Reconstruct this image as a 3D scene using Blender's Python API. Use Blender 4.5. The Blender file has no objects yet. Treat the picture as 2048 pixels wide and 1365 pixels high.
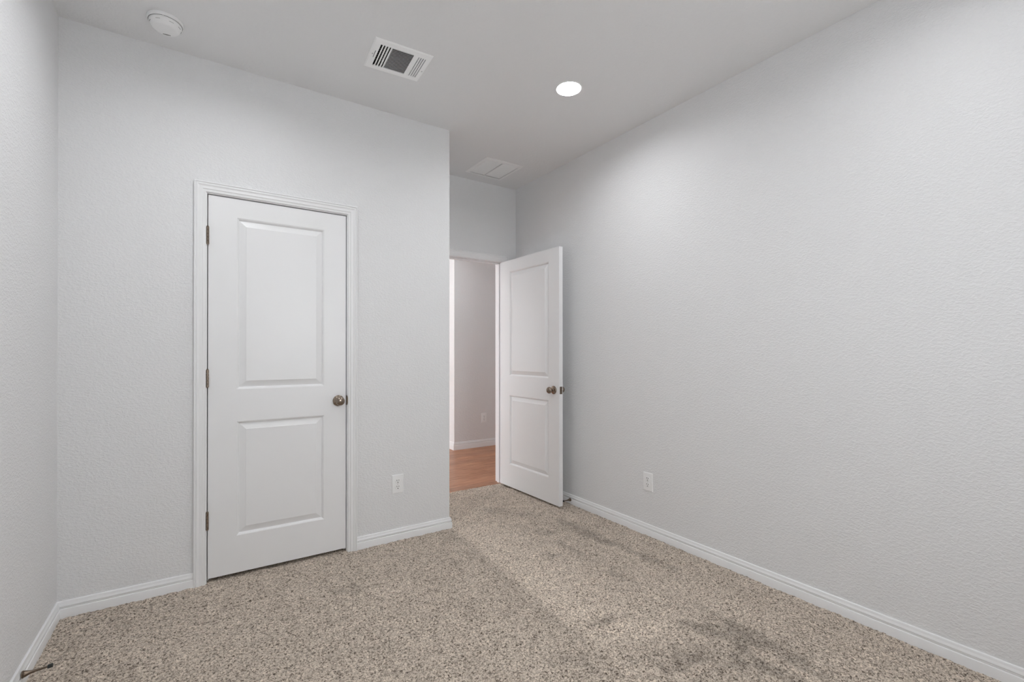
import bpy, bmesh, math, random
import numpy as np
from mathutils import Vector, Matrix

S = bpy.context.scene
COL = S.collection
PI = math.pi

# ------------------------------------------------------------------ camera
cam_d = bpy.data.cameras.new('camera')
cam = bpy.data.objects.new('camera', cam_d)
COL.objects.link(cam)
cam.location = (0, 0, 1.2051)
cam.rotation_euler = (math.radians(90 + 0.2057), math.radians(0.0216), math.radians(-33.6207))
cam_d.sensor_width = 36
cam_d.lens = 926.98 / 2048 * 36
cam_d.shift_y = (702.66 - 682.5) / 2048
cam_d.clip_start = 0.02
S.camera = cam

# ------------------------------------------------------------------ view, world (overcast daylight outside the windows)
S.view_settings.view_transform = 'Standard'
S.view_settings.look = 'None'
S.view_settings.gamma = 1
S.view_settings.use_curve_mapping = False
S.view_settings.exposure = 1.08
S.cycles.use_denoising = True
S.cycles.max_bounces = 12
S.cycles.diffuse_bounces = 8

W = bpy.data.worlds.new('world'); S.world = W
W.use_nodes = True
W.node_tree.nodes['Background'].inputs[0].default_value = (0.93, 0.97, 1.0, 1)
W.node_tree.nodes['Background'].inputs[1].default_value = 3.4

LAMP = 100.0          # radiance of the recessed lamp lenses
HALL_FILL = 120.0  # radiance of the added, unseen fill light in the hallway

# ------------------------------------------------------------------ dimensions (metres, measured in the room)
H = 2.743
XL, XR, XO = -0.5552, 2.4514, 1.4122
YB, D, F = -0.45, 2.9042, 3.6236
TW = 0.115

# ------------------------------------------------------------------ materials
def mat(name, col, rough=0.5, metal=0.0, bump=None, spec=0.5):
    m = bpy.data.materials.new(name); m.use_nodes = True
    nt = m.node_tree; b = nt.nodes['Principled BSDF']
    b.inputs['Base Color'].default_value = (*col, 1)
    b.inputs['Roughness'].default_value = rough
    b.inputs['Metallic'].default_value = metal
    b.inputs['Specular IOR Level'].default_value = spec
    if bump:
        scale, strength, dist, detail = bump
        tc = nt.nodes.new('ShaderNodeTexCoord')
        n = nt.nodes.new('ShaderNodeTexNoise')
        n.inputs['Scale'].default_value = scale
        n.inputs['Detail'].default_value = detail
        n.inputs['Roughness'].default_value = 0.55
        bp = nt.nodes.new('ShaderNodeBump')
        bp.inputs['Strength'].default_value = strength
        bp.inputs['Distance'].default_value = dist
        nt.links.new(tc.outputs['Object'], n.inputs['Vector'])
        nt.links.new(n.outputs['Fac'], bp.inputs['Height'])
        nt.links.new(bp.outputs['Normal'], b.inputs['Normal'])
    return m

def wall_paint(name, col, zs=1.0, strength=0.5):
    """rolled drywall texture: soft flattened dabs over a fine grain"""
    m = mat(name, col, 0.6, spec=0.3)
    nt = m.node_tree; b = nt.nodes['Principled BSDF']
    tc = nt.nodes.new('ShaderNodeTexCoord')
    mp = nt.nodes.new('ShaderNodeMapping'); mp.inputs['Scale'].default_value = (1, 1, zs)
    a = nt.nodes.new('ShaderNodeTexNoise'); a.inputs['Scale'].default_value = 75; a.inputs['Detail'].default_value = 2.5
    a.inputs['Distortion'].default_value = 0.6
    r = nt.nodes.new('ShaderNodeValToRGB')
    r.color_ramp.elements[0].position = 0.40; r.color_ramp.elements[1].position = 0.66
    bp = nt.nodes.new('ShaderNodeBump')
    bp.inputs['Strength'].default_value = strength; bp.inputs['Distance'].default_value = 0.0016
    L = nt.links.new
    L(tc.outputs['Object'], mp.inputs['Vector']); L(mp.outputs['Vector'], a.inputs['Vector'])
    L(a.outputs['Fac'], r.inputs['Fac']); L(r.outputs['Color'], bp.inputs['Height'])
    L(bp.outputs['Normal'], b.inputs['Normal'])
    return m

M_WALL = wall_paint('wall_paint', (0.77, 0.77, 0.775), 1.7, 0.62)
M_CEIL = wall_paint('ceiling_paint', (0.78, 0.78, 0.785), 1.0, 0.35)
M_TRIM = mat('trim_paint', (0.83, 0.83, 0.835), 0.32, bump=(9, 0.05, 0.002, 2))
M_DOOR = mat('door_paint', (0.83, 0.83, 0.835), 0.34, bump=(60, 0.05, 0.001, 3))
M_PLAST = mat('white_plastic', (0.86, 0.86, 0.86), 0.3)
M_VENT = mat('vent_enamel', (0.92, 0.92, 0.92), 0.35)
M_RETURN = mat('return_enamel', (0.86, 0.86, 0.86), 0.4)
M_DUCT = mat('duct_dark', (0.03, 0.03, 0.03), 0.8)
M_SLOT = mat('slot_dark', (0.012, 0.012, 0.012), 0.7)
M_GREYGAP = mat('grey_gap', (0.16, 0.16, 0.16), 0.7)
M_BRONZE = mat('antique_nickel', (0.29, 0.235, 0.19), 0.20, 1.0, bump=(300, 0.05, 0.0004, 2))
M_BRONZE_D = mat('dark_bronze', (0.20, 0.155, 0.12), 0.32, 1.0)
M_RUBBER = mat('black_rubber', (0.02, 0.024, 0.024), 0.6)
M_SCREW = mat('steel_screw', (0.5, 0.5, 0.5), 0.35, 0.8)
M_OUT = mat('exterior_ground', (0.25, 0.25, 0.22), 0.9)

def emit_mat(name, col, s):
    m = bpy.data.materials.new(name); m.use_nodes = True
    nt = m.node_tree; nt.nodes.remove(nt.nodes['Principled BSDF'])
    e = nt.nodes.new('ShaderNodeEmission'); e.inputs[0].default_value = (*col, 1); e.inputs[1].default_value = s
    nt.links.new(e.outputs[0], nt.nodes['Material Output'].inputs[0])
    return m
M_LENS = emit_mat('lamp_lens', (0.955, 0.98, 1.0), LAMP)
M_LENS_B = emit_mat('lamp_lens_dimmed', (0.955, 0.98, 1.0), LAMP * 0.66)
M_LENS_H = emit_mat('hall_fill_lens', (0.90, 0.97, 1.0), HALL_FILL)

def carpet_mat():
    m = bpy.data.materials.new('carpet_twist_pile'); m.use_nodes = True
    nt = m.node_tree; b = nt.nodes['Principled BSDF']; L = nt.links.new
    b.inputs['Roughness'].default_value = 0.95
    b.inputs['Specular IOR Level'].default_value = 0.1
    b.inputs['Sheen Weight'].default_value = 0.15
    tc = nt.nodes.new('ShaderNodeTexCoord')
    n = nt.nodes.new('ShaderNodeTexNoise'); n.inputs['Scale'].default_value = 125
    n.inputs['Detail'].default_value = 3.5; n.inputs['Roughness'].default_value = 0.62; n.inputs['Distortion'].default_value = 0.9
    L(tc.outputs['Object'], n.inputs['Vector'])
    r = nt.nodes.new('ShaderNodeValToRGB'); cr = r.color_ramp
    cr.elements[0].position = 0.35; cr.elements[0].color = (0.060, 0.042, 0.030, 1)
    cr.elements[1].position = 0.63; cr.elements[1].color = (0.66, 0.57, 0.48, 1)
    e = cr.elements.new(0.43); e.color = (0.25, 0.205, 0.165, 1)
    e = cr.elements.new(0.50); e.color = (0.43, 0.365, 0.30, 1)
    L(n.outputs['Fac'], r.inputs['Fac'])
    at = nt.nodes.new('ShaderNodeAttribute'); at.attribute_name = 'pile'
    mr = nt.nodes.new('ShaderNodeMapRange')
    mr.inputs['From Min'].default_value = -1; mr.inputs['From Max'].default_value = 1
    mr.inputs['To Min'].default_value = 0.72; mr.inputs['To Max'].default_value = 1.58
    L(at.outputs['Fac'], mr.inputs['Value'])
    mul = nt.nodes.new('ShaderNodeVectorMath'); mul.operation = 'SCALE'
    L(r.outputs['Color'], mul.inputs[0]); L(mr.outputs['Result'], mul.inputs['Scale'])
    L(mul.outputs['Vector'], b.inputs['Base Color'])
    bp = nt.nodes.new('ShaderNodeBump'); bp.inputs['Strength'].default_value = 0.8; bp.inputs['Distance'].default_value = 0.003
    L(n.outputs['Fac'], bp.inputs['Height']); L(bp.outputs['Normal'], b.inputs['Normal'])
    return m
M_CARPET = carpet_mat()

def wood_mat():
    m = bpy.data.materials.new('brown_wood_plank'); m.use_nodes = True
    nt = m.node_tree; b = nt.nodes['Principled BSDF']; L = nt.links.new
    b.inputs['Roughness'].default_value = 0.38
    tc = nt.nodes.new('ShaderNodeTexCoord')
    mp = nt.nodes.new('ShaderNodeMapping'); mp.inputs['Scale'].default_value = (1.5, 15, 1)
    n = nt.nodes.new('ShaderNodeTexNoise'); n.inputs['Scale'].default_value = 2.6
    n.inputs['Detail'].default_value = 6; n.inputs['Roughness'].default_value = 0.62; n.inputs['Distortion'].default_value = 0.9
    L(tc.outputs['Object'], mp.inputs['Vector']); L(mp.outputs['Vector'], n.inputs['Vector'])
    r = nt.nodes.new('ShaderNodeValToRGB'); cr = r.color_ramp
    cr.elements[0].position = 0.25; cr.elements[0].color = (0.16, 0.062, 0.028, 1)
    cr.elements[1].position = 0.78; cr.elements[1].color = (0.60, 0.34, 0.21, 1)
    e = cr.elements.new(0.42); e.color = (0.35, 0.155, 0.082, 1)
    e = cr.elements.new(0.56); e.color = (0.46, 0.225, 0.13, 1)
    L(n.outputs['Fac'], r.inputs['Fac'])
    br = nt.nodes.new('ShaderNodeTexBrick')
    br.inputs['Scale'].default_value = 1; br.inputs['Brick Width'].default_value = 1.2; br.inputs['Row Height'].default_value = 0.15
    br.inputs['Mortar Size'].default_value = 0.0012
    br.inputs['Color1'].default_value = (0.86, 0.86, 0.86, 1); br.inputs['Color2'].default_value = (1.12, 1.1, 1.06, 1)
    br.inputs['Mortar'].default_value = (0.45, 0.42, 0.4, 1)
    L(tc.outputs['Object'], br.inputs['Vector'])
    mx = nt.nodes.new('ShaderNodeVectorMath'); mx.operation = 'MULTIPLY'
    L(r.outputs['Color'], mx.inputs[0]); L(br.outputs['Color'], mx.inputs[1])
    L(mx.outputs['Vector'], b.inputs['Base Color'])
    return m
M_WOOD = wood_mat()

def glass_mat():
    m = mat('window_glass', (1, 1, 1), 0.0)
    b = m.node_tree.nodes['Principled BSDF']
    b.inputs['Transmission Weight'].default_value = 1
    b.inputs['IOR'].default_value = 1.1
    return m
M_GLASS = glass_mat()

# ------------------------------------------------------------------ helpers
def link(o, parent=None):
    COL.objects.link(o)
    if parent is not None:
        o.parent = parent
    return o

def tag(o, label=None, cat=None, group=None, kind=None):
    if label: o['label'] = label
    if cat: o['category'] = cat
    if group: o['group'] = group
    if kind: o['kind'] = kind
    return o

def empty(name, loc=(0, 0, 0), rz=0.0):
    o = bpy.data.objects.new(name, None)
    o.location = loc; o.rotation_euler = (0, 0, rz); o.empty_display_size = 0.05
    return link(o)

def obj(name, bm, m, parent=None, smooth=None):
    bmesh.ops.recalc_face_normals(bm, faces=bm.faces)
    me = bpy.data.meshes.new(name); bm.to_mesh(me); bm.free()
    for mm in (m if isinstance(m, (list, tuple)) else [m]):
        me.materials.append(mm)
    if smooth is not None:
        for p in me.polygons: p.use_smooth = True
        me.set_sharp_from_angle(angle=math.radians(smooth))
    return link(bpy.data.objects.new(name, me), parent)

def add_box(bm, a, b, bev=0.0, rot=None):
    """box between corners a and b, optional bevel, optional matrix"""
    lo = Vector([min(p, q) for p, q in zip(a, b)]); hi = Vector([max(p, q) for p, q in zip(a, b)])
    t = bmesh.new()
    bmesh.ops.create_cube(t, size=1)
    for v in t.verts:
        v.co = Vector([lo[i] + (v.co[i] + 0.5) * (hi[i] - lo[i]) for i in range(3)])
    if bev > 0:
        bmesh.ops.bevel(t, geom=list(t.edges), offset=bev, segments=2, affect='EDGES', profile=0.6)
    if rot is not None:
        bmesh.ops.transform(t, matrix=rot, verts=t.verts)
    merge(bm, t)
    return bm

def merge(bm, t):
    me = bpy.data.meshes.new('tmp'); t.to_mesh(me); t.free()
    bm.from_mesh(me); bpy.data.meshes.remove(me)

def plate(us, vs, holes, t0, t1, P):
    """flat slab on a grid of u, v lines with rectangular holes, between depths t0 and t1; P(u, v, t) -> point"""
    us = sorted(set(list(us) + [x for h in holes for x in (h[0], h[1])]))
    vs = sorted(set(list(vs) + [x for h in holes for x in (h[2], h[3])]))
    bm = bmesh.new(); V = {}
    def vert(i, j, k):
        if (i, j, k) not in V: V[i, j, k] = bm.verts.new(P(us[i], vs[j], (t0, t1)[k]))
        return V[i, j, k]
    def solid(i, j):
        if i < 0 or j < 0 or i >= len(us) - 1 or j >= len(vs) - 1: return False
        cu, cv = (us[i] + us[i + 1]) / 2, (vs[j] + vs[j + 1]) / 2
        return not any(h[0] < cu < h[1] and h[2] < cv < h[3] for h in holes)
    for i in range(len(us) - 1):
        for j in range(len(vs) - 1):
            if not solid(i, j): continue
            for k in (0, 1):
                bm.faces.new([vert(i, j, k), vert(i + 1, j, k), vert(i + 1, j + 1, k), vert(i, j + 1, k)])
            for di, dj, e in ((-1, 0, ((0, 0), (0, 1))), (1, 0, ((1, 0), (1, 1))), (0, -1, ((0, 0), (1, 0))), (0, 1, ((0, 1), (1, 1)))):
                if not solid(i + di, j + dj):
                    a, b = e
                    bm.faces.new([vert(i + a[0], j + a[1], 0), vert(i + b[0], j + b[1], 0), vert(i + b[0], j + b[1], 1), vert(i + a[0], j + a[1], 1)])
    return bm

def sweep(path, prof, frame, closed_prof=True):
    """profile (a, b) swept along a 2-D path with mitred corners; a goes to the left of travel, frame(x, y, b) -> point"""
    bm = bmesh.new(); rings = []
    P = [Vector(p) for p in path]
    for i, p in enumerate(P):
        ns = []
        if i > 0: d = (p - P[i - 1]).normalized(); ns.append(Vector((-d.y, d.x)))
        if i < len(P) - 1: d = (P[i + 1] - p).normalized(); ns.append(Vector((-d.y, d.x)))
        if len(ns) == 2:
            n = (ns[0] + ns[1]).normalized(); n = n / n.dot(ns[0])
        else: n = ns[0]
        rings.append([bm.verts.new(frame(p.x + n.x * a, p.y + n.y * a, b)) for a, b in prof])
    m = len(prof)
    for r0, r1 in zip(rings, rings[1:]):
        for k in range(m if closed_prof else m - 1):
            bm.faces.new([r0[k], r0[(k + 1) % m], r1[(k + 1) % m], r1[k]])
    bm.faces.new(rings[0]); bm.faces.new(rings[-1])
    return bm

def lathe(prof, n=48, axis='Z', origin=(0, 0, 0), bm=None, cap=True):
    """prof list of (radius, height)"""
    own = bm is None
    if own: bm = bmesh.new()
    o = Vector(origin)
    def P(r, h, a):
        c, s = r * math.cos(a), r * math.sin(a)
        return o + {'Z': Vector((c, s, h)), 'Y': Vector((c, h, s)), 'X': Vector((h, c, s))}[axis]
    rings = []
    for r, h in prof:
        if r < 1e-6: rings.append([bm.verts.new(P(0, h, 0))])
        else: rings.append([bm.verts.new(P(r, h, 2 * PI * k / n)) for k in range(n)])
    for a, b in zip(rings, rings[1:]):
        for k in range(n):
            k2 = (k + 1) % n
            f = [a[k % len(a)], a[k2 % len(a)], b[k2 % len(b)], b[k % len(b)]]
            f2 = []
            for v in f:
                if v not in f2: f2.append(v)
            if len(f2) > 2: bm.faces.new(f2)
    if cap:
        for r in (rings[0], rings[-1]):
            if len(r) > 2: bm.faces.new(r)
    return bm

# ------------------------------------------------------------------ room shell
def struct(name, bm, m, label, cat, smooth=None):
    return tag(obj(name, bm, m, None, smooth), label, cat, None, 'structure')

PX = lambda x, s=1: (lambda u, v, t: (x + s * t, u, v))     # wall in the YZ plane
PY = lambda y, s=1: (lambda u, v, t: (u, y + s * t, v))     # wall in the XZ plane
PZ = lambda z, s=1: (lambda u, v, t: (u, v, z + s * t))

HS, HN = 3.7386, 5.1902                 # hall side of the entry wall, hall north wall
HXW, HXE, HXC, HYN = -1.8, 4.6, 2.5900, 8.2

struct('wall_left', plate([YB - .1, F], [-.1, H + .1], [], 0, .1, PX(XL, -1)), M_WALL,
       'pale grey textured wall at the left edge of the room', 'wall')
struct('wall_right', plate([YB - .1, F], [-.1, H + .1], [], 0, .1, PX(XR)), M_WALL,
       'long pale grey textured wall on the right', 'wall')
WBX = (0.55, 1.55, 0.95, 2.05)
struct('wall_back', plate([XL - .1, XR + .1], [-.1, H + .1], [WBX], 0, .1, PY(YB, -1)), M_WALL,
       'pale grey wall behind the camera with a window', 'wall')
CX0, CX1, CZ = 0.0140, 0.7244, 2.0418   # clear opening of the closet door
EX0, EX1, EZ = 1.4850, 2.2980, 2.0400   # clear opening of the entry door
JT = 0.018
struct('wall_front', plate([XL - .1, XO], [-.1, H + .1], [(CX0 - JT, CX1 + JT, -.2, CZ + JT)], 0, TW, PY(D)), M_WALL,
       'pale grey wall facing the camera with the closed closet door in it', 'wall')
struct('wall_closet_side', plate([D + TW, F], [-.1, H + .1], [], 0, TW, PX(XO, -1)), M_WALL,
       'side of the closet running back towards the entry doorway', 'wall')
struct('wall_entry', plate([HXW, HXE], [-.1, H + .1], [(EX0 - JT, EX1 + JT, -.2, EZ + JT)], 0, TW, PY(F)), M_WALL,
       'narrow pale wall around the open entry doorway', 'wall')
struct('wall_hall', plate([HXC, HXE], [-.1, H + .1], [], 0, .12, PY(HN)), M_WALL,
       'grey hallway wall seen through the open doorway', 'wall')
struct('wall_hall_return', plate([HN + .12, HYN], [-.1, H + .1], [], 0, .12, PX(HXC)), M_WALL,
       'bright return of the hallway wall behind its outside corner', 'wall')
W2 = (4.2, 7.4, 0.5, 2.3)
struct('wall_hall_left', plate([HS, HYN + .1], [-.1, H + .1], [W2], 0, .12, PX(HXW, -1)), M_WALL,
       'far left wall of the next room with a wide window', 'wall')
struct('wall_hall_right', plate([HS, HN + .12], [-.1, H + .1], [], 0, .12, PX(HXE)), M_WALL, 'right end wall of the hallway', 'wall')
struct('wall_hall_far', plate([HXW, HXC + .12], [-.1, H + .1], [], 0, .12, PY(HYN)), M_WALL, 'far wall of the next room', 'wall')

# ceiling with the two grille openings cut through
SV = dict(c=(0.8492, 2.3565), w=0.298, h=0.2588, rot=math.radians(-3.5))
RV = dict(c=(2.0187, 3.3104), w=0.3545, h=0.3650, rot=math.radians(0.0))
hole1 = (0.8492 - .128, 0.8492 + .128, 2.3565 - .104, 2.3565 + .104)
hole2 = (2.0187 - .150, 2.0187 + .150, 3.3104 - .155, 3.3104 + .155)
LAMPS = [(1.7660, 2.0585), (0.1300, 2.0585), (0.1300, 0.50), (1.7660, 0.50)]
HALL_FILLS = [(2.0, 4.62)]
LR = 0.0712
def round_hole(bm, cx, cy, z, half=.09, n=64):
    """fills a square opening down to a round one, with a short collar going up"""
    a = [2 * PI * k / n for k in range(n)]
    sq = [bm.verts.new((cx + half * math.cos(t) / max(abs(math.cos(t)), abs(math.sin(t))), cy + half * math.sin(t) / max(abs(math.cos(t)), abs(math.sin(t))), z)) for t in a]
    c0 = [bm.verts.new((cx + LR * math.cos(t), cy + LR * math.sin(t), z)) for t in a]
    c1 = [bm.verts.new((cx + LR * math.cos(t), cy + LR * math.sin(t), z + .06)) for t in a]
    for k in range(n):
        l = (k + 1) % n
        bm.faces.new([sq[k], sq[l], c0[l], c0[k]]); bm.faces.new([c0[k], c0[l], c1[l], c1[k]])
def lamp_square(p): return (p[0] - .09, p[0] + .09, p[1] - .09, p[1] + .09)
bm = plate([XL - .1, XR + .1], [YB - .1, F], [hole1, hole2] + [lamp_square(p) for p in LAMPS], 0, .1, PZ(H))
for p in LAMPS: round_hole(bm, *p, H)
struct('ceiling', bm, M_CEIL,
       'light grey textured ceiling', 'ceiling')
bm = plate([HXW - .12, HXE + .12], [HS, HYN + .12], [lamp_square(p) for p in HALL_FILLS], 0, .1, PZ(H))
for p in HALL_FILLS: round_hole(bm, *p, H)
struct('ceiling_hall', bm, M_CEIL,
       'ceiling of the hallway beyond the doorway', 'ceiling')

# hallway plank floor
struct('floor_hall', plate([HXW - .12, HXE + .12], [F + .003, HYN + .12], [], 0, .05, PZ(-.004, -1)), M_WOOD,
       'reddish brown wood plank floor in the hallway', 'floor')

# ------------------------------------------------------------------ carpet: a dense tufted surface
def carpet():
    rng = np.random.default_rng(7)
    st = 0.0042
    xs = np.arange(XL - .01, XR + .01, st); ys = np.arange(YB - .01, F + .004, st)
    nx, ny = len(xs), len(ys)
    X, Y = np.meshgrid(xs, ys, indexing='ij')
    X = X + rng.uniform(-.35, .35, X.shape) * st; Y = Y + rng.uniform(-.35, .35, Y.shape) * st
    def smooth(a, k):
        for _ in range(k):
            a = (a + np.roll(a, 1, 0) + np.roll(a, -1, 0) + np.roll(a, 1, 1) + np.roll(a, -1, 1)) / 5
        return a
    z = rng.normal(0, 1, (nx, ny))
    zs = smooth(rng.normal(0, 1, (nx, ny)), 3)
    zl = smooth(rng.normal(0, 1, (nx, ny)), 60)
    Z = -0.0025 + 0.0011 * np.clip(z, -2, 2) + 0.0012 * zs / zs.std() + 0.0009 * zl / zl.std()
    # lay of the pile: vacuum strokes and footprints (+1 brushed towards the window, -1 away)
    def seg(x0, y0, x1, y1, w, soft):
        dx, dy = x1 - x0, y1 - y0; L2 = dx * dx + dy * dy
        t = np.clip(((X - x0) * dx + (Y - y0) * dy) / L2, 0, 1)
        d = np.hypot(X - x0 - t * dx, Y - y0 - t * dy) + 0.010 * wob
        return 1 / (1 + np.exp((d - w) / soft))
    wob = smooth(rng.normal(0, 1, (nx, ny)), 25); wob = wob / wob.std()
    wob2 = smooth(rng.normal(0, 1, (nx, ny)), 8); wob2 = wob2 / wob2.std()
    p = 0.10 * wob + 0.05 * wob2
    # the vacuum stroke that starts at the closet corner: its left edge is crisp
    xe = 1.424 - (2.88 - Y) * 0.0618 + 0.006 * wob
    inside = 1 / (1 + np.exp(-(X - xe) / 0.006))
    fade = 1 / (1 + np.exp((X - xe - 0.33) / 0.07))
    along = np.clip((Y - 1.05) / 0.55, 0, 1)
    p += 0.52 * inside * fade * along
    p -= 0.34 * (1 - inside) * np.exp(-np.abs(X - xe) / 0.07) * along
    for (x0, y0, x1, y1, w, s, a) in (
            (2.126, 2.549, 2.150, 2.113, .040, .015, -.62), (2.150, 2.113, 2.204, 1.630, .022, .014, -.50),
            (1.900, 2.330, 1.864, 1.720, .018, .016, -.50), (1.882, 2.491, 1.920, 2.470, .040, .016, -.50),
            (1.697, 2.197, 1.705, 2.160, .028, .016, -.50), (1.832, 3.060, 1.900, 3.020, .050, .022, -.45),
            (1.72, 3.02, 1.60, 2.90, .030, .020, -.28), (1.98, 2.86, 2.02, 2.78, .035, .02, -.30),
            (1.534, 1.521, 1.341, 1.492, .022, .014, -.55), (1.816, 1.255, 1.900, 1.100, .045, .022, -.60),
            (1.961, 1.235, 1.925, .840, .034, .018, -.62), (1.814, 1.075, 1.800, .800, .045, .022, -.55),
            (1.485, 1.239, 1.560, 1.150, .065, .025, -.50), (1.190, 1.400, 1.240, 1.330, .050, .025, -.35),
            (1.640, 1.120, 1.740, 1.000, .055, .025, -.45), (1.60, .98, 1.40, 1.02, .05, .03, -.30),
            (.600, 2.420, .650, 2.400, .045, .020, -.35), (1.700, 1.330, 1.560, 1.370, .060, .025, .28),
            (1.860, 1.020, 1.870, .760, .018, .014, .40), (2.060, 1.70, 2.09, 1.10, .05, .03, .16),
            (.70, 2.36, .80, 2.28, .06, .03, .18)):
        p += 1.35 * a * seg(x0, y0, x1, y1, w, s * .75)
    p = np.clip(p, -1, 1)
    Z += 0.0012 * p
    co = np.stack([X, Y, Z], -1).reshape(-1, 3).astype(np.float32)
    i = np.arange(nx * ny).reshape(nx, ny)
    q = np.stack([i[:-1, :-1], i[1:, :-1], i[1:, 1:], i[:-1, 1:]], -1).reshape(-1, 4).astype(np.int32)
    me = bpy.data.meshes.new('floor')
    me.vertices.add(len(co)); me.vertices.foreach_set('co', co.ravel())
    me.loops.add(q.size); me.loops.foreach_set('vertex_index', q.ravel())
    me.polygons.add(len(q))
    me.polygons.foreach_set('loop_start', np.arange(0, q.size, 4, dtype=np.int32))
    me.polygons.foreach_set('loop_total', np.full(len(q), 4, dtype=np.int32))
    at = me.attributes.new('pile', 'FLOAT', 'POINT')
    at.data.foreach_set('value', p.reshape(-1).astype(np.float32))
    me.update(calc_edges=True)
    me.polygons.foreach_set('use_smooth', np.ones(len(q), dtype=bool))
    me.materials.append(M_CARPET)
    o = link(bpy.data.objects.new('floor', me))
    tag(o, 'beige flecked twist pile carpet with vacuum marks and footprints', 'carpet', None, 'structure')
carpet()

# ------------------------------------------------------------------ baseboards
BB = [(0, .0715), (.004, .0715), (.0066, .0695), (.0078, .0660), (.0080, .0620), (.0092, .0575), (.0122, .0530),
      (.0128, .0495), (.0120, .0480), (.0090, .0470), (.0092, .0445), (.0112, .0438), (.0112, .0405), (.0104, .0390),
      (.0112, .0378), (.0140, .0368), (.0146, .0352), (.0146, -.012), (0, -.012)]
def baseboard(name, path, label, z=0.0):
    bm = sweep(path, BB, lambda x, y, b: (x, y, b + z))
    return struct(name, bm, M_TRIM, label, 'baseboard', 30)
# travel so that the room lies to the left
CO, CI = 0.0530, 0.0050                  # casing width, reveal
CL, CR = CX0 - CI - CO, CX1 + CI + CO
EL, ER = EX0 - CI - CO, EX1 + CI + CO + .010
baseboard('baseboard_front', [(CL, D), (XL, D), (XL, YB)],
          'white moulded baseboard turning the left corner beside the closet door')
baseboard('baseboard_corner', [(XO, F), (XO, D), (CR, D)],
          'short white moulded baseboard between the closet door and the outside corner')
baseboard('baseboard_right', [(XR, YB), (XR, F), (ER, F)], 'long white moulded baseboard along the right wall')
baseboard('baseboard_back', [(XL, YB), (XR, YB)], 'white baseboard behind the camera')
bm = sweep([(HXE, HN), (HXC, HN), (HXC, HYN)], [(a, b + .006 + (.012 if b > .03 else 0)) for a, b in BB], lambda x, y, b: (x, y, b))
struct('baseboard_hall', bm, M_TRIM, 'white baseboard at the foot of the hallway wall', 'baseboard', 30)

# ------------------------------------------------------------------ door casings and jambs
CASE = [(0, 0), (0, .0085), (.0025, .0105), (.0100, .0110), (.0130, .0120), (.0155, .0150), (.0290, .0140), (.0330, .0160),
        (.0375, .0185), (.0405, .0180), (.0420, .0155), (.0440, .0160), (.0470, .0200), (.0505, .0205), (.0530, .0180), (.0530, 0)]
def casing(parent, x0, x1, z1, yy, sgn, name='casing', extra=0.0):
    # clockwise seen with x right, z up -> outside of the opening lies to the left of travel
    prof = [(a * (CO + extra) / CO, b) for a, b in CASE]
    path = [(x0 - CI, -.012), (x0 - CI, z1 + CI), (x1 + CI, z1 + CI), (x1 + CI, -.012)]
    bm = sweep(path, prof, lambda x, z, b: (x, yy + sgn * b, z))
    return obj(name, bm, M_TRIM, parent, 30)
def jamb(parent, x0, x1, z1, y0, y1, stop_y):
    bm = bmesh.new()
    add_box(bm, (x0 - JT, y0, -.012), (x0, y1, z1 + JT), .0012)
    add_box(bm, (x1, y0, -.012), (x1 + JT, y1, z1 + JT), .0012)
    add_box(bm, (x0 - .0005, y0, z1), (x1 + .0005, y1, z1 + JT), .0012)
    obj('jamb', bm, M_TRIM, parent)
    bm = bmesh.new()
    s0, s1 = stop_y
    add_box(bm, (x0, s0, -.012), (x0 + .011, s1, z1), .002)
    add_box(bm, (x1 - .011, s0, -.012), (x1, s1, z1), .002)
    add_box(bm, (x0, s0, z1 - .011), (x1, s1, z1), .002)
    obj('stop_bead', bm, M_TRIM, parent)

t1 = tag(empty('trim_1', (0, 0, 0)), 'white moulded door casing around the closed closet door', 'door frame', None, 'structure')
casing(t1, CX0, CX1, CZ, D, -1)
jamb(t1, CX0, CX1, CZ, D - .001, D + TW, (D + .046, D + .080))
# strike plate lip on the latch side
bm = bmesh.new()
prof = [(-.029, 0), (-.027, .0030), (-.015, .0058), (0, .0068), (.015, .0058), (.027, .0030), (.029, 0)]
ring = [bm.verts.new((CX1 - .001 + b, D - .002, .9170 + a)) for a, b in prof]
ring2 = [bm.verts.new((CX1 - .001 + b, D - .0065, .9170 + a)) for a, b in prof]
bm.faces.new(ring); bm.faces.new(ring2)
for k in range(len(prof)): bm.faces.new([ring[k], ring[(k + 1) % 7], ring2[(k + 1) % 7], ring2[k]])
add_box(bm, (CX1 - .0025, D - .0065, .889), (CX1 + .0006, D + .02, .945), .0005)
tag(obj('strike_plate', bm, M_BRONZE_D, t1), 'dark bronze strike plate')

t2 = tag(empty('trim_2', (0, 0, 0)), 'white moulded door casing around the open entry doorway', 'door frame', None, 'structure')
casing(t2, EX0, EX1, EZ, F, -1, extra=.004)
casing(t2, EX0, EX1, EZ, F + TW, 1, extra=.004)
jamb(t2, EX0, EX1, EZ, F - .001, F + TW + .001, (F + .038, F + .072))

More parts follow.
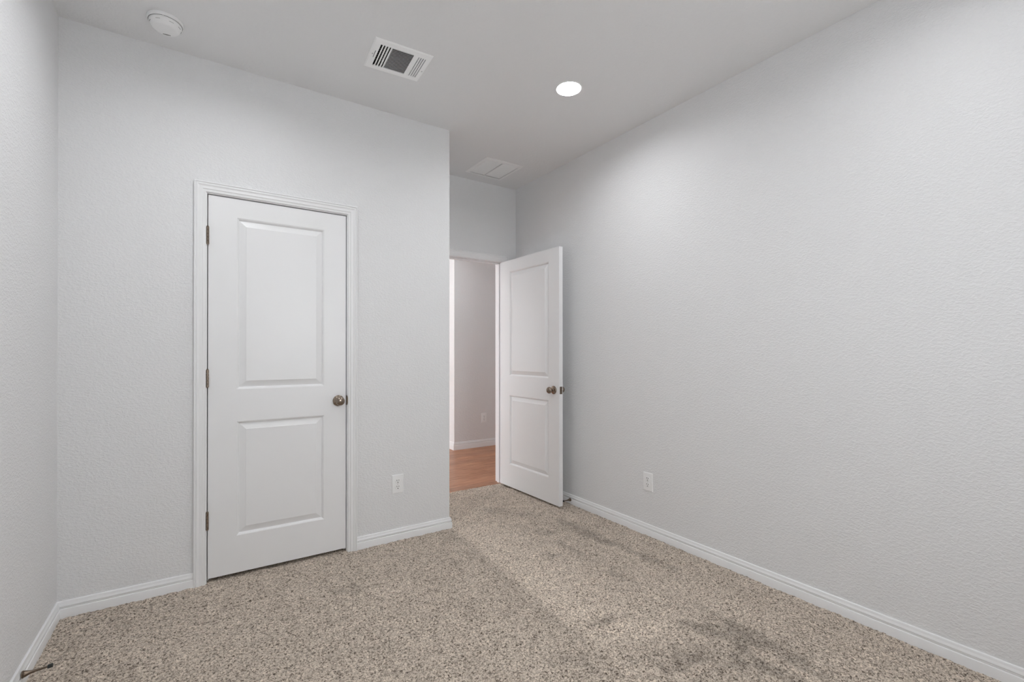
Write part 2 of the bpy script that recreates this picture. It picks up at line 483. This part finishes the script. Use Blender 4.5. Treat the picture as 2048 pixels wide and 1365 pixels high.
# ------------------------------------------------------------------ two-panel moulded doors
PPROF = [(0, 0), (.0022, .0016), (.0040, .0020), (.0062, .0042), (.0082, .0055), (.0098, .0105), (.0125, .0118), (.0430, .0020), (.0436, .0006), (.0450, .0003)]
def leaf_bm(w, z0, z1, th, panels):
    """x 0..w from hinge to latch edge, y 0 (face A) .. th (face B)"""
    bm = bmesh.new()
    us = [0, w]; vs = [z0, z1]
    for side in (0, 1):
        y = (0, th)[side]; sg = (1, -1)[side]
        xs = sorted({0, w} | {p[0] for p in panels} | {p[1] for p in panels})
        zs = sorted({z0, z1} | {p[2] for p in panels} | {p[3] for p in panels})
        for i in range(len(xs) - 1):
            for j in range(len(zs) - 1):
                cx, cz = (xs[i] + xs[i + 1]) / 2, (zs[j] + zs[j + 1]) / 2
                if any(p[0] < cx < p[1] and p[2] < cz < p[3] for p in panels): continue
                bm.faces.new([bm.verts.new(c) for c in ((xs[i], y, zs[j]), (xs[i + 1], y, zs[j]), (xs[i + 1], y, zs[j + 1]), (xs[i], y, zs[j + 1]))])
        for p in panels:
            prev = None
            for ins, dep in PPROF:
                c = [bm.verts.new(q) for q in ((p[0] + ins, y + sg * dep, p[2] + ins), (p[1] - ins, y + sg * dep, p[2] + ins),
                                               (p[1] - ins, y + sg * dep, p[3] - ins), (p[0] + ins, y + sg * dep, p[3] - ins))]
                if prev:
                    for k in range(4): bm.faces.new([prev[k], prev[(k + 1) % 4], c[(k + 1) % 4], c[k]])
                prev = c
            bm.faces.new(prev)
    for a, b in (((0, z0), (w, z0)), ((w, z0), (w, z1)), ((w, z1), (0, z1)), ((0, z1), (0, z0))):
        bm.faces.new([bm.verts.new(c) for c in ((a[0], 0, a[1]), (b[0], 0, b[1]), (b[0], th, b[1]), (a[0], th, a[1]))])
    bmesh.ops.remove_doubles(bm, verts=bm.verts, dist=1e-5)
    return bm

KNOB = [(0, 0.0), (.0315, 0.0), (.0328, .0015), (.0325, .0045), (.0290, .0078), (.0180, .0100), (.0135, .0125), (.0115, .0180),
        (.0118, .0260), (.0150, .0310), (.0212, .0355), (.0250, .0420), (.0262, .0480), (.0250, .0540), (.0205, .0595), (.0130, .0628), (.0060, .0640), (0, .0642)]
def knob(parent, x, z, y, sg):
    """knob on a face at y, standing out in direction sg (local door space)"""
    k = obj('door_knob', lathe([(r, y + sg * h) for r, h in KNOB[7:]], 40, 'Y', (x, 0, z)), M_BRONZE, parent, 40)
    tag(k, 'round antique nickel knob')
    obj('rosette', lathe([(r, y + sg * h) for r, h in KNOB[:8]], 40, 'Y', (x, 0, z)), M_BRONZE, k, 40)
    return k

def hinge(parent, x, y, z, L=.092, r=.0068):
    bm = bmesh.new()
    n = 5
    for i in range(n):
        a, b = z - L / 2 + L * i / n + .0004, z - L / 2 + L * (i + 1) / n - .0004
        lathe([(r * .9, a), (r, a + .0008), (r, b - .0008), (r * .9, b)], 20, 'Z', (x, y, 0), bm)
    lathe([(.0, z - L / 2 - .004), (.004, z - L / 2 - .003), (.0045, z - L / 2)], 16, 'Z', (x, y, 0), bm)
    lathe([(.0045, z + L / 2), (.0058, z + L / 2 + .0015), (.004, z + L / 2 + .004), (0, z + L / 2 + .0045)], 16, 'Z', (x, y, 0), bm)
    h = obj('hinge', bm, M_BRONZE, parent, 40)
    bm = bmesh.new()
    add_box(bm, (x - .0012, y, z - L / 2), (x + .0012, y + .024, z + L / 2))
    obj('hinge_leaf', bm, M_BRONZE, h)
    return tag(h, 'antique nickel butt hinge')

# closet door (closed)
WL = 0.7016
d1 = tag(empty('door_1', (0.0184, D + .0055, 0)), 'closed white two panel closet door with a nickel knob', 'door', None, 'structure')
px0, px1 = .1300, .5770
obj('door_leaf', leaf_bm(WL, .0185, 2.0375, .035, [(px0, px1, .2180, .8340), (px0, px1, 1.0085, 1.9360)]), M_DOOR, d1, 12)
knob(d1, .6580, .9170, 0, -1)
for z in (1.8215, 1.0700, .3245): hinge(d1, -.0022, -.0072, z)

# entry door (open, standing close to the right wall)
ex, ey = 2.2626, 3.5790
ang = math.atan2(2.779 - ey, 2.286 - ex)          # local x from hinge edge to latch edge
WE = math.hypot(2.779 - ey, 2.286 - ex)
d2 = tag(empty('door_2', (ex, ey, 0), ang), 'white two panel entry door standing open near the right wall', 'door', None, 'structure')
# local +y points to the room's right wall: face A (y = 0) is the face we see
obj('door_leaf', leaf_bm(WE, .0150, 2.0290, .035, [(.130, WE - .130, .2130, .8280), (.130, WE - .130, 1.0020, 1.9290)]), M_DOOR, d2, 12)
knob(d2, WE - .064, .9130, 0, -1)
knob(d2, WE - .064, .9130, .035, 1)
bm = bmesh.new(); add_box(bm, (WE - .0005, .0055, .884), (WE + .0012, .0295, .942), .0005)
lp = tag(obj('latch_plate', bm, M_BRONZE_D, d2), 'dark bronze latch plate on the door edge')
bm = bmesh.new(); add_box(bm, (WE + .0008, .0110, .904), (WE + .0080, .0240, .922), .0025)
obj('latch_bolt', bm, M_BRONZE_D, lp)
for z in (1.8215, 1.0700, .3245): hinge(d2, -.0030, .0425, z)

# ------------------------------------------------------------------ ceiling grilles
def frame_plate(w, h, holes, th=.006, bev=.006):
    """face plate hanging below z = 0 with sloped rim and louvre openings (local, centred)"""
    P = lambda u, v, t: (u, v, -t)
    bm = plate([-w / 2 + bev, w / 2 - bev], [-h / 2 + bev, h / 2 - bev], holes, th - .0018, th, P)
    o = [(-w / 2, -h / 2), (w / 2, -h / 2), (w / 2, h / 2), (-w / 2, h / 2)]
    i = [(-w / 2 + bev, -h / 2 + bev), (w / 2 - bev, -h / 2 + bev), (w / 2 - bev, h / 2 - bev), (-w / 2 + bev, h / 2 - bev)]
    O0 = [bm.verts.new((x, y, 0)) for x, y in o]; O1 = [bm.verts.new((x, y, -.0018)) for x, y in o]
    I1 = [bm.verts.new((x, y, -th)) for x, y in i]
    for k in range(4):
        l = (k + 1) % 4
        bm.faces.new([O0[k], O0[l], O1[l], O1[k]]); bm.faces.new([O1[k], O1[l], I1[l], I1[k]])
    return bm

def slats_bm(u0, u1, v0, v1, n, along, tilt, width, z=-.003, t=.0009):
    """n thin blades; along='v' blades run in v and are spread over u; tilt in degrees from vertical"""
    bm = bmesh.new()
    for k in range(n):
        f = (k + .5) / n
        if along == 'v':
            c = Vector((u0 + (u1 - u0) * f, (v0 + v1) / 2, z)); L = v1 - v0
            R = Matrix.Translation(c) @ Matrix.Rotation(math.radians(tilt), 4, 'Y')
            add_box(bm, (-t / 2, -L / 2, 0), (t / 2, L / 2, width), rot=R)
        else:
            c = Vector(((u0 + u1) / 2, v0 + (v1 - v0) * f, z)); L = u1 - u0
            R = Matrix.Translation(c) @ Matrix.Rotation(math.radians(tilt), 4, 'X')
            add_box(bm, (-L / 2, -t / 2, 0), (L / 2, t / 2, width), rot=R)
    return bm

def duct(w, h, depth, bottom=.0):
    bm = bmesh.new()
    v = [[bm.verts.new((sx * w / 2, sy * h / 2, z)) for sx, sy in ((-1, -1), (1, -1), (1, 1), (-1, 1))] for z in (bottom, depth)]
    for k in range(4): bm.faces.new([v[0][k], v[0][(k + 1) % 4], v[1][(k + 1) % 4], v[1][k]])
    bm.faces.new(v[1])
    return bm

def screw(parent, x, y, z):
    b = lathe([(.0035, z), (.0032, z - .0012), (.0015, z - .0018), (0, z - .0019)], 14, 'Z', (x, y, 0))
    return obj('screw', b, M_SCREW, parent, 40)

sv = tag(empty('ceiling_vent', (*SV['c'], H), SV['rot']), 'white three way air supply vent on the ceiling with black slots', 'vent')
w, h = SV['w'], SV['h']
# openings measured on the plate, local coordinates
LB = [(-.1130 + .0148 * k, -.1130 + .0148 * k + (.0088 - .0008 * k), -.092, .094) for k in range(4)]
RB = [(.0800 + .0118 * k, .0800 + .0118 * k + .0058, -.089, .091) for k in range(4)]
MB = [(-.0560, .0560, -.0920, .0920)]
LEV = [(-.1262, -.1232, -.0320, .0300)]
obj('face_plate', frame_plate(w, h, LB + RB + MB + LEV), M_VENT, sv)
o = slats_bm(-.0540 - .0660 + .0105, -.0500, -.092, .094, 4, 'v', 38, .016, -.005); obj('louvre_bank', o, M_VENT, sv)
obj('louvre_bank', slats_bm(-.056, .056, -.092, .092, 16, 'u', -40, .0080, -.0058, .0007), M_VENT, sv)
obj('louvre_bank', slats_bm(.0772, .1244, -.089, .091, 4, 'v', -35, .0065, -.0056), M_VENT, sv)
bm = slats_bm(-.118, -.060, -.088, .088, 9, 'u', 0, .004, .020, .003)
tag(obj('damper', bm, M_GREYGAP, sv), 'dark damper blades behind the slots')
obj('duct', duct(.240, .190, .16, .0005), M_DUCT, sv)
screw(sv, -.1340, -.002, -.006); screw(sv, .1350, .020, -.006)

rv = tag(empty('return_grille', (*RV['c'], H), RV['rot']), 'square white return air grille on the ceiling near the doorway', 'vent')
w, h = RV['w'], RV['h']
LBK = [(-.1480, -.0050, -.150, .150)]; RBK = [(.0050, .1480, -.150, .150)]
obj('face_plate', frame_plate(w, h, LBK + RBK, .006, .010), M_RETURN, rv)
for u0, u1 in ((-.1475, -.0055), (.0055, .1475)):
    obj('louvre_bank', slats_bm(u0, u1, -.150, .150, 16, 'u', 52, .0220, -.0052, .0009), M_RETURN, rv)
obj('duct', duct(.298, .308, .16, .0005), M_DUCT, rv)

# ------------------------------------------------------------------ recessed lamps
RECESS = 0.018
def downlight(name, x, y, label, lens=M_LENS, group=None):
    t = tag(empty(name, (x, y, H)), label, 'ceiling light', group)
    obj('trim_ring', lathe([(.0600, RECESS), (.0615, RECESS - .001), (.0690, .0010), (.0705, -.0028), (.0725, -.0034), (.0750, -.0020), (.0758, 0)], 64, 'Z', cap=False), M_PLAST, t, 40)
    obj('lens', lathe([(.0605, RECESS), (.0560, RECESS - .0010), (.0300, RECESS - .0018), (0, RECESS - .0020)], 64, 'Z', cap=False), lens, t, 60)
    obj('housing', lathe([(.0660, RECESS + .001), (.0660, RECESS + .04), (0, RECESS + .04)], 32, 'Z', cap=False), M_PLAST, t, 40)
    return t
downlight('recessed_light', 1.7660, 2.0585, 'round white recessed ceiling light, the one glowing in view')
downlight('recessed_light', 0.1300, 2.0585, 'round recessed ceiling light above the closet side, outside the picture', group='recessed lights outside the picture')
for x in (0.13, 1.766):
    downlight('recessed_light', x, 0.50, 'round recessed ceiling light above the camera end of the room, outside the picture', M_LENS_B,
              group='recessed lights above the camera end')
downlight('recessed_light', 2.0, 4.62, 'unseen fill light added to brighten the hallway, shaped like a recessed ceiling light', M_LENS_H)  # fill added out of view to brighten the hall wall and entry

# ------------------------------------------------------------------ smoke detector
sd = tag(empty('smoke_detector', (-.1500, 2.6680, H), math.radians(-5)), 'round white smoke detector on the ceiling near the left corner', 'smoke detector')
base = obj('base', lathe([(.0690, 0), (.0700, -.004), (.0695, -.011), (.0670, -.0145), (.0630, -.0150), (.0600, -.0150)], 64, 'Z', cap=False), M_PLAST, sd, 30)
cover = obj('cover', lathe([(.0628, -.0125), (.0632, -.0185), (.0615, -.0240), (.0560, -.0340), (.0490, -.0420), (.0440, -.0445),
                            (.0380, -.0450), (.0200, -.0458), (0, -.0460)], 64, 'Z', cap=False), M_PLAST, sd, 30)
bm = lathe([(.0622, -.0130), (.0652, -.0152)], 64, 'Z', cap=False)
obj('seam', lathe([(.0634, -.0152), (.0650, -.0156), (.0634, -.0160)], 64, 'Z', cap=False), M_GREYGAP, sd)
bm.free()
bm = bmesh.new()
for k in range(6):
    x = -.0125 + .005 * k
    hh = .0105 - .0022 * abs(k - 2.5)
    add_box(bm, (x - .0014, .033 - hh / 2, -.0458), (x + .0014, .033 + hh / 2, -.0430))
tag(obj('sounder_slots', bm, M_SLOT, sd, None), 'small black sounder slots')
for a in (15, 60, 105, 150, 200, 250, 300, 340):
    R = Matrix.Rotation(math.radians(a), 4, 'Z')
    R = R @ Matrix.Translation((.0590, 0, -.0290)) @ Matrix.Rotation(math.radians(-59), 4, 'Y')
    bm = bmesh.new(); add_box(bm, (-.0006, -.009, -.0006), (.0006, .009, .0006), rot=R)
    obj('smoke_slot', bm, M_GREYGAP, sd)
bm = bmesh.new(); add_box(bm, (-.003, -.0665, -.0185), (.003, -.0600, -.0135), .001)
obj('latch_tab', bm, M_PLAST, sd)

# ------------------------------------------------------------------ wall outlets
def outlet_parts(root):
    """local: x across the wall, z up, -y out of the wall"""
    W2_, H2_ = .0382, .0605
    bm = bmesh.new()
    # bevelled plate with rounded front
    rings = []
    for ins, d in ((0, 0), (0, .0022), (.0016, .0044), (.0045, .0058), (.0075, .0062)):
        rings.append([bm.verts.new((sx * (W2_ - ins), -d, sz * (H2_ - ins))) for sx, sz in ((-1, -1), (1, -1), (1, 1), (-1, 1))])
    for a, b in zip(rings, rings[1:]):
        for k in range(4): bm.faces.new([a[k], a[(k + 1) % 4], b[(k + 1) % 4], b[k]])
    bm.faces.new(rings[-1])
    obj('cover_plate', bm, M_PLAST, root, 25)
    for zc in (.0195, -.0195):
        bm = bmesh.new()
        pts = []
        R = .0172
        for k in range(48):
            a = 2 * PI * k / 48
            x, z = R * math.cos(a), R * math.sin(a)
            z = max(-.0142, min(.0142, z)); pts.append((x, z))
        r0 = [bm.verts.new((x, -.0060, zc + z)) for x, z in pts]
        r1 = [bm.verts.new((x, -.0076, zc + z)) for x, z in pts]
        r2 = [bm.verts.new((x * .95, -.0082, zc + z * .95)) for x, z in pts]
        for a, b in ((r0, r1), (r1, r2)):
            for k in range(48): bm.faces.new([a[k], a[(k + 1) % 48], b[(k + 1) % 48], b[k]])
        bm.faces.new(r2)
        s = obj('socket', bm, M_PLAST, root, 30)
        bm = bmesh.new()
        add_box(bm, (-.0078, -.0085, zc + .0002), (-.0050, -.0070, zc + .0100))
        add_box(bm, (.0050, -.0085, zc + .0012), (.0078, -.0070, zc + .0092))
        lathe([(0, -.0085), (.0032, -.0085), (.0032, -.0070)], 16, 'Y', (0, 0, zc - .0078), bm)
        tag(obj('slots', bm, M_SLOT, s), 'black plug slots')
    obj('screw', lathe([(.0030, -.0062), (.0026, -.0074), (0, -.0078)], 16, 'Y'), M_SCREW, root, 40)

def copy_tree(root, loc, rz):
    r = root.copy(); COL.objects.link(r); r.location = loc; r.rotation_euler = (0, 0, rz)
    for ch in list(root.children):
        c = ch.copy(); COL.objects.link(c); c.parent = r
        for g in list(ch.children):
            d = g.copy(); COL.objects.link(d); d.parent = c
    return r
G = 'white duplex wall outlets'
o1 = tag(empty('wall_outlet', (1.0428, D, .3585)), 'white duplex outlet on the wall right of the closed closet door', 'outlet', G)
outlet_parts(o1)
o2 = copy_tree(o1, (XR, 2.0578, .3505), math.radians(-90))
tag(o2, 'white duplex outlet low on the long right wall')
o3 = copy_tree(o1, (3.0135, HN, .3640), 0)
tag(o3, 'small white outlet on the hallway wall seen through the doorway')

# ------------------------------------------------------------------ baseboard door stops
STOP = [(.0125, 0), (.0130, .0015), (.0128, .0035), (.0108, .0048), (.0112, .0062), (.0108, .0085), (.0085, .0140), (.0062, .0220),
        (.0045, .0330), (.0036, .0450), (.0033, .0580), (.0033, .0700)]
def door_stop(loc, rz, label, tilt=0.0):
    t = tag(empty('door_stop', loc, rz), label, 'door stop', 'bronze baseboard door stops')
    t.rotation_euler = (0, -tilt, rz)
    obj('stop_rod', lathe([(r, x) for r, x in STOP], 28, 'X'), M_BRONZE_D, t, 40)
    tip = obj('rubber_tip', lathe([(.0045, .0660), (.0068, .0675), (.0070, .0775), (.0064, .0800), (0, .0805)], 24, 'X'), M_RUBBER, t, 40)
    tag(tip, 'black rubber tip')
    return t
door_stop((XL + .0146, 2.3605, .0500), 0, 'bronze door stop with black tip on the left baseboard in the near corner', math.radians(4))
door_stop((XR - .0146, 2.8250, .0330), PI, 'bronze door stop on the right baseboard, behind the open door edge')

# ------------------------------------------------------------------ windows (daylight enters here, behind and beyond the view)
def window(name, root_loc, u0, u1, v0, v1, P, label):
    r = tag(empty(name, root_loc), label, 'window', None, 'structure')
    L_ = Vector(root_loc)
    Q = lambda u, v, t: tuple(Vector(P(u, v, t)) - L_)
    f = .05
    um = (u0 + u1) / 2; vm = (v0 + v1) / 2
    bm = plate([u0, u1], [v0, v1], [(u0 + f, um - f / 2, v0 + f, vm - f / 2), (um + f / 2, u1 - f, v0 + f, vm - f / 2),
                                    (u0 + f, um - f / 2, vm + f / 2, v1 - f), (um + f / 2, u1 - f, vm + f / 2, v1 - f)], .03, .075, Q)
    obj('window_frame', bm, M_TRIM, r)
    return r
window('window_1', (1.05, YB, .95), *WBX, PY(YB, -1), 'white framed window behind the camera')
window('window_2', (HXW, 5.8, .5), *W2, PX(HXW, -1), 'white framed window in the next room')
